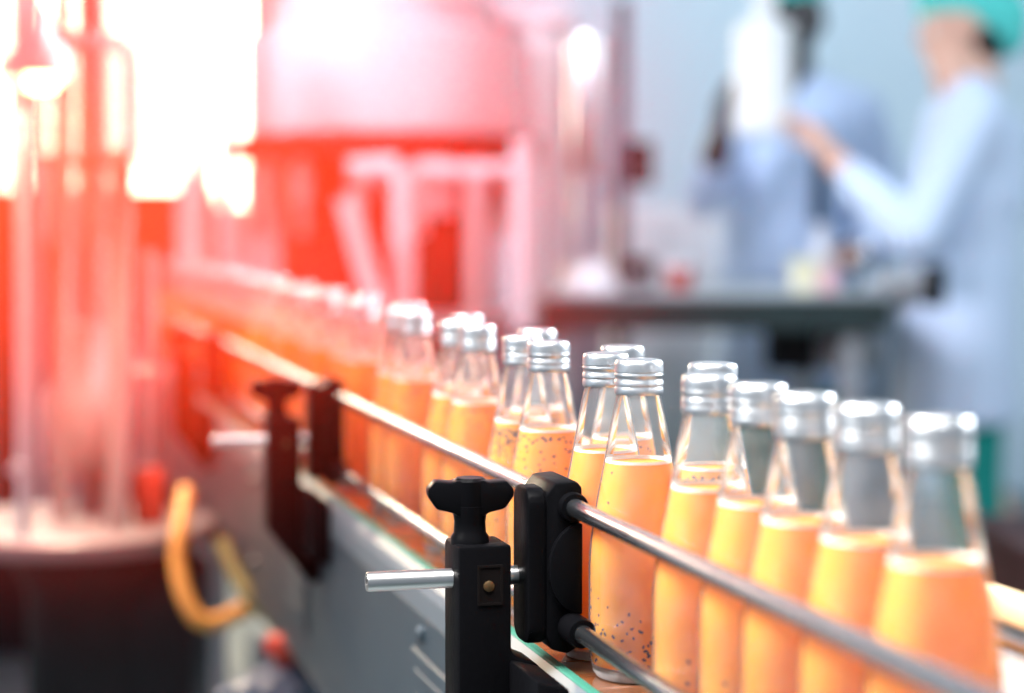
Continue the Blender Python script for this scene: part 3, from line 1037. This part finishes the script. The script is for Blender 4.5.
# ------------------------------------------------------------ rotary filling machine
fx, fy = -.30, 4.75
fill = thing('filling_machine', 'big round steel bottle filling machine behind the conveyor', 'machine', (fx, fy, 0))
bm = bmesh.new()
lathe(bm, [(0, 1.275), (.315, 1.275), (.328, 1.285), (.328, 1.50), (.322, 1.512), (.25, 1.53), (.25, 1.60), (.20, 1.62), (0, 1.62)], 64)
finish('drum', bm, M_fill, fill)
bm = bmesh.new()
lathe(bm, [(.2, 1.225), (.365, 1.225), (.372, 1.23), (.372, 1.268), (.365, 1.274), (.2, 1.274)], 64, close=False)  # near-black ring, shadow below the drum built as a shape
tag(finish('drum_shadow_ring', bm, M_dark, fill), 'dark ring standing in for the shadow under the drum')
bm = bmesh.new()
lathe(bm, [(0, .12), (.24, .12), (.24, .70), (.25, .72), (.25, 1.226), (0, 1.226)], 48)
finish('core', bm, M_dark, fill)
bm = bmesh.new()
lathe(bm, [(0, 0), (.33, 0), (.33, .10), (.31, .12), (0, .12)], 48)
finish('machine_base', bm, M_grey, fill)
bm = bmesh.new()
lathe(bm, [(.252, .84), (.345, .84), (.35, .845), (.35, .870), (.345, .875), (.252, .875)], 64, close=False)
finish('turntable', bm, M_steel, fill)
for k in range(14):
    a = 2 * PI * k / 14 + .1
    X, Y = .31 * math.cos(a), .31 * math.sin(a)
    bm = bmesh.new()
    lathe(bm, [(0, 1.05), (.010, 1.05), (.012, 1.06), (.012, 1.12), (.024, 1.125), (.024, 1.20), (.016, 1.21), (.016, 1.2245), (0, 1.2245)], 14, Matrix.Translation((X, Y, 0)))
    nz_ = finish('nozzle', bm, M_steel, fill)
# pipework on the front
def pipe(name, pts, r, m, parent, n=12):
    bm = bmesh.new(); tube(bm, pts, r, n); return finish(name, bm, m, parent)
def loc(px, py, Z, base): return at(px, py, Z) - Vector(base)
FB = (fx, fy, 0)
pipe('pipe', [loc(403, 168, 4.2, FB), loc(403, 330, 4.2, FB)], .026, M_fill, fill)
pipe('pipe', [loc(523, 140, 4.2, FB), loc(523, 330, 4.2, FB)], .022, M_fill, fill)
pipe('pipe', [loc(408, 172, 4.24, FB), loc(530, 170, 4.24, FB)], .018, M_fill, fill)
pipe('pipe', [loc(474, 175, 4.22, FB), loc(474, 330, 4.22, FB)], .018, M_steel, fill)
pipe('pipe', [loc(346, 198, 4.1, FB), loc(376, 310, 4.1, FB)], .021, M_fill, fill)
pipe('pipe', [loc(440, 160, 4.3, FB), loc(440, 215, 4.3, FB)], .032, M_fill, fill)
pipe('pipe', [loc(350, 172, 4.3, FB), loc(398, 168, 4.3, FB)], .03, M_fill, fill)
pipe('pipe', [loc(227, -40, 4.2, FB), loc(227, 300, 4.2, FB)], .016, M_fill, fill)
pipe('pipe', [loc(205, -40, 4.4, FB), loc(205, 300, 4.4, FB)], .016, M_steel, fill)
# overflow arm from the drum top to the column, standpipes right of the drum
pipe('overflow_arm', bez([loc(440, 8, 4.7, FB), loc(520, 22, 4.75, FB), loc(570, 17, 4.78, FB)], 20), .035, M_fill, fill)
pipe('standpipe', [loc(537, 30, 4.7, FB), loc(537, 300, 4.7, FB)], .022, M_steel, fill)
pipe('standpipe', [loc(560, 26, 4.9, FB), loc(560, 300, 4.9, FB)], .016, M_fill, fill)

# ------------------------------------------------------------ capping machine at left
kx = at(75, 520, 2.95)
capm = thing('capping_machine', 'capping machine with white round platform on dark pedestal at lower left', 'machine', (kx.x, kx.y, 0))
KB = (kx.x, kx.y, 0)
PZ = kx.z
bm = bmesh.new()
lathe(bm, [(0, PZ - .03), (.195, PZ - .03), (.205, PZ - .022), (.205, PZ - .005), (.20, PZ), (0, PZ)], 56)
tag(finish('platform', bm, M_machine, capm), 'white round platform')
bm = bmesh.new()
lathe(bm, [(0, .10), (.115, .10), (.115, PZ - .10), (.135, PZ - .06), (.135, PZ - .0305), (0, PZ - .0305)], 40, Matrix.Translation((.045, 0, 0)))
box(bm, .06, .19, -.10, .06, .18, PZ - .06, .012, 2)
finish('pedestal', bm, M_dark, capm)
bm = bmesh.new()
lathe(bm, [(0, 0), (.2, 0), (.2, .08), (.17, .0995), (0, .0995)], 40)
finish('machine_foot', bm, M_dark, capm)
pipe('column', [(loc(18, 470, 2.75, KB).x, -.17, PZ), loc(18, -60, 2.75, KB)], .009, M_steel, capm)
pipe('column', [(loc(122, 470, 2.9, KB).x, -.08, PZ), loc(122, 150, 2.9, KB)], .017, M_machine, capm)
pipe('column', [loc(62, 525, 2.95, KB), loc(62, -60, 2.95, KB)], .013, M_machine, capm)
pipe('column', [loc(92, 525, 3.02, KB), loc(92, -60, 3.02, KB)], .022, M_machine, capm)
pipe('column', [loc(150, 525, 3.05, KB), loc(150, 250, 3.05, KB)], .010, M_steel, capm)
bm = bmesh.new()
q0 = loc(85, 180, 3.05, KB)
lathe(bm, [(0, -.10), (.05, -.10), (.06, -.08), (.06, .02), (.085, .04), (.085, .20), (.06, .22), (0, .22)], 40, Matrix.Translation(q0))
finish('capping_head', bm, M_poly, capm)
bm = bmesh.new()
q1 = loc(82, 410, 3.0, KB)
lathe(bm, [(0, -.09), (.055, -.09), (.06, -.08), (.06, .02), (.04, .05), (.04, .13), (0, .13)], 36, Matrix.Translation(q1))
finish('star_wheel_hub', bm, M_machine, capm)
bm = bmesh.new()
lathe(bm, [(0, 0), (.0095, 0), (.0095, .018), (0, .02)], 20, Matrix.Translation(loc(18, 468, 2.70, KB)) @ Matrix.Rotation(PI / 2, 4, 'X'))
finish('clamp_ball', bm, M_steel, capm)
bm = bmesh.new()
q2 = loc(150, 478, 2.92, KB)
box(bm, q2.x - .022, q2.x + .022, q2.y - .02, q2.y + .02, PZ, q2.z + .015, .006, 2)
tag(finish('valve_block', bm, M_red, capm), 'red block on the platform')

# pale machine guard further back, left
p = at(40, 300, 4.9); p.z = 0
g = thing('guard_panel', 'clear machine guard with bright panes behind the capping machine', 'guard', p)
def gl(px, Z=4.9): return at(px, 300, Z).x - p.x
bm = bmesh.new(); box(bm, gl(60), gl(112), -.02, .02, .3, 1.95, .006, 1); finish('panel', bm, M_poly, g, smooth=0)
bm = bmesh.new(); box(bm, gl(112), gl(205), -.02, .02, 1.20, 1.95, .006, 1); finish('panel', bm, M_poly, g, smooth=0)
bm = bmesh.new(); box(bm, gl(180), gl(205), -.03, .03, 0, 1.20, .006, 1); finish('upright', bm, M_pale, g, smooth=0)
bm = bmesh.new(); box(bm, gl(-80), gl(-10), -.02, .02, .3, 1.2, .006, 1); finish('panel', bm, M_poly, g, smooth=0)
bm = bmesh.new(); box(bm, gl(-90), gl(215), .025, .06, 0, 1.16, .006, 1); tag(finish('gap_shade_board', bm, M_dark, g, smooth=0), 'dark board added for the dark gaps behind the panels')  # added dark backing, stands for shade in the gaps
bm = bmesh.new(); box(bm, gl(30), gl(46), -.03, .03, 0, 1.95, .006, 1); finish('upright', bm, M_steel, g, smooth=0)

# hoses, red stop button, dark drive motor at the conveyor's foot
bm = bmesh.new()
tube(bm, bez([at(186, 490, 2.75), at(180, 530, 2.70), at(178, 565, 2.68), at(188, 605, 2.66), at(207, 623, 2.66), at(240, 612, 2.70), at(272, 598, 2.82)], 50), .0115)
tag(finish('hose', bm, M_hose_y), 'yellow hose looping down beside the white platform', 'hose')
bm = bmesh.new()
tube(bm, bez([at(222, 540, 2.62), at(234, 570, 2.60), at(252, 600, 2.58), at(276, 624, 2.58), at(292, 655, 2.60)], 40), .010)
tag(finish('hose', bm, M_hose_g), 'olive green hose hanging to the right of the yellow loop', 'hose')
p = at(285, 690, 2.35)
g = thing('drive_motor', 'dark drive motor at the bottom edge below the conveyor panel', 'motor', (p.x, p.y, 0))
bm = bmesh.new()
lathe(bm, [(0, -.11), (.06, -.11), (.065, -.10), (.065, .10), (.05, .12), (0, .12)], 36, Matrix.Translation((0, 0, p.z - .03)) @ Matrix.Rotation(math.radians(75), 4, 'Z') @ Matrix.Rotation(PI / 2, 4, 'Y'),
      rfun=lambda r, z, k, i: r * (.94 if k % 2 else 1))
finish('motor_body', bm, M_darkpost, g)
bm = bmesh.new(); box(bm, -.06, .06, -.05, .05, 0, p.z - .09, .01, 1)
finish('motor_stand', bm, M_dark, g, smooth=0)
bm = bmesh.new(); lathe(bm, [(0, .030), (.012, .030), (.012, .044), (.021, .046), (.024, .056), (.021, .066), (0, .070)], 24, Matrix.Translation((0, -.01, p.z)))
tag(finish('stop_button', bm, M_red, g), 'red mushroom button')

# ------------------------------------------------------------ haze and lamp added to stand in for the lens flare
lampP = at(40, 70, 2.78)
hazeP = at(115, 140, 2.15)
HR = 0.78
M_flare_haze = bpy.data.materials.new('flare_haze')
M_flare_haze.use_nodes = True
nt = M_flare_haze.node_tree
nt.nodes.remove(nt.nodes['Principled BSDF'])
vs = nt.nodes.new('ShaderNodeVolumeScatter')
vs.inputs['Color'].default_value = (1, .095, .03, 1)  # red glow of the flare put into the scatter colour
vs.inputs['Anisotropy'].default_value = 0.0
tc = nt.nodes.new('ShaderNodeTexCoord')
ln = nt.nodes.new('ShaderNodeVectorMath'); ln.operation = 'LENGTH'
vm = nt.nodes.new('ShaderNodeVectorMath'); vm.operation = 'MULTIPLY'
vm.inputs[1].default_value = (1, 1, 1 / .76)
nt.links.new(tc.outputs['Object'], vm.inputs[0])
nt.links.new(vm.outputs[0], ln.inputs[0])
mr = nt.nodes.new('ShaderNodeMapRange')
mr.inputs['From Min'].default_value = 0.0
mr.inputs['From Max'].default_value = HR
mr.inputs['To Min'].default_value = 1.0
mr.inputs['To Max'].default_value = 0.0
nt.links.new(ln.outputs['Value'], mr.inputs['Value'])
pw_ = nt.nodes.new('ShaderNodeMath'); pw_.operation = 'POWER'
pw_.inputs[1].default_value = 2.7
nt.links.new(mr.outputs[0], pw_.inputs[0])
ml = nt.nodes.new('ShaderNodeMath'); ml.operation = 'MULTIPLY'
ml.inputs[1].default_value = 2.5
nt.links.new(pw_.outputs[0], ml.inputs[0])
nt.links.new(ml.outputs[0], vs.inputs['Density'])
va = nt.nodes.new('ShaderNodeVolumeAbsorption')
va.inputs['Color'].default_value = (1, .25, .20, 1)
nt.links.new(ml.outputs[0], va.inputs['Density'])
ad = nt.nodes.new('ShaderNodeAddShader')
nt.links.new(vs.outputs[0], ad.inputs[0])
nt.links.new(va.outputs[0], ad.inputs[1])
nt.links.new(ad.outputs[0], nt.nodes['Material Output'].inputs['Volume'])
bm = bmesh.new()
bmesh.ops.create_icosphere(bm, subdivisions=4, radius=HR)
for v in bm.verts:
    v.co.z *= .76
hz = finish('haze', bm, M_flare_haze, smooth=0, loc=hazeP)
tag(hz, 'reddish haze added for the flare glow around the capping machine', 'haze', kind='stuff')

g = thing('flare_lamp', 'added warm lamp standing in for the flare at the upper left', 'lamp', lampP)
M_flareglow = mat('flare_lamp_glow', (1, .9, .7), .3, emit=(1.0, .75, .35), estr=25.0)
bm = bmesh.new(); lathe(bm, [(0, -.03), (.02, -.026), (.03, -.01), (.03, .01), (.0, .012)], 24)
finish('bulb', bm, M_flareglow, g)
bm = bmesh.new(); lathe(bm, [(.045, -.01), (.042, .02), (.02, .05), (.012, .09), (0, .09)], 24, close=False)
finish('shade', bm, M_pale, g)
bm = bmesh.new(); tube(bm, [(0, 0, .09), (0, 0, .6)], .005)
finish('cord', bm, M_pale, g)
wl = bpy.data.lights.new('flare_lamp_light', 'SPOT')
wl.energy = 80  # added source that lights the flare haze
wl.color = (1.0, .80, .56)
wl.shadow_soft_size = .03
wl.spot_size = math.radians(168)
wl.spot_blend = 1.0
wo = bpy.data.objects.new('flare_lamp_light', wl)
COL.objects.link(wo)
wo.location = lampP + Vector((0, -.06, -.05))
aim(wo, wo.location + Vector((-.15, -.55, -.75)))
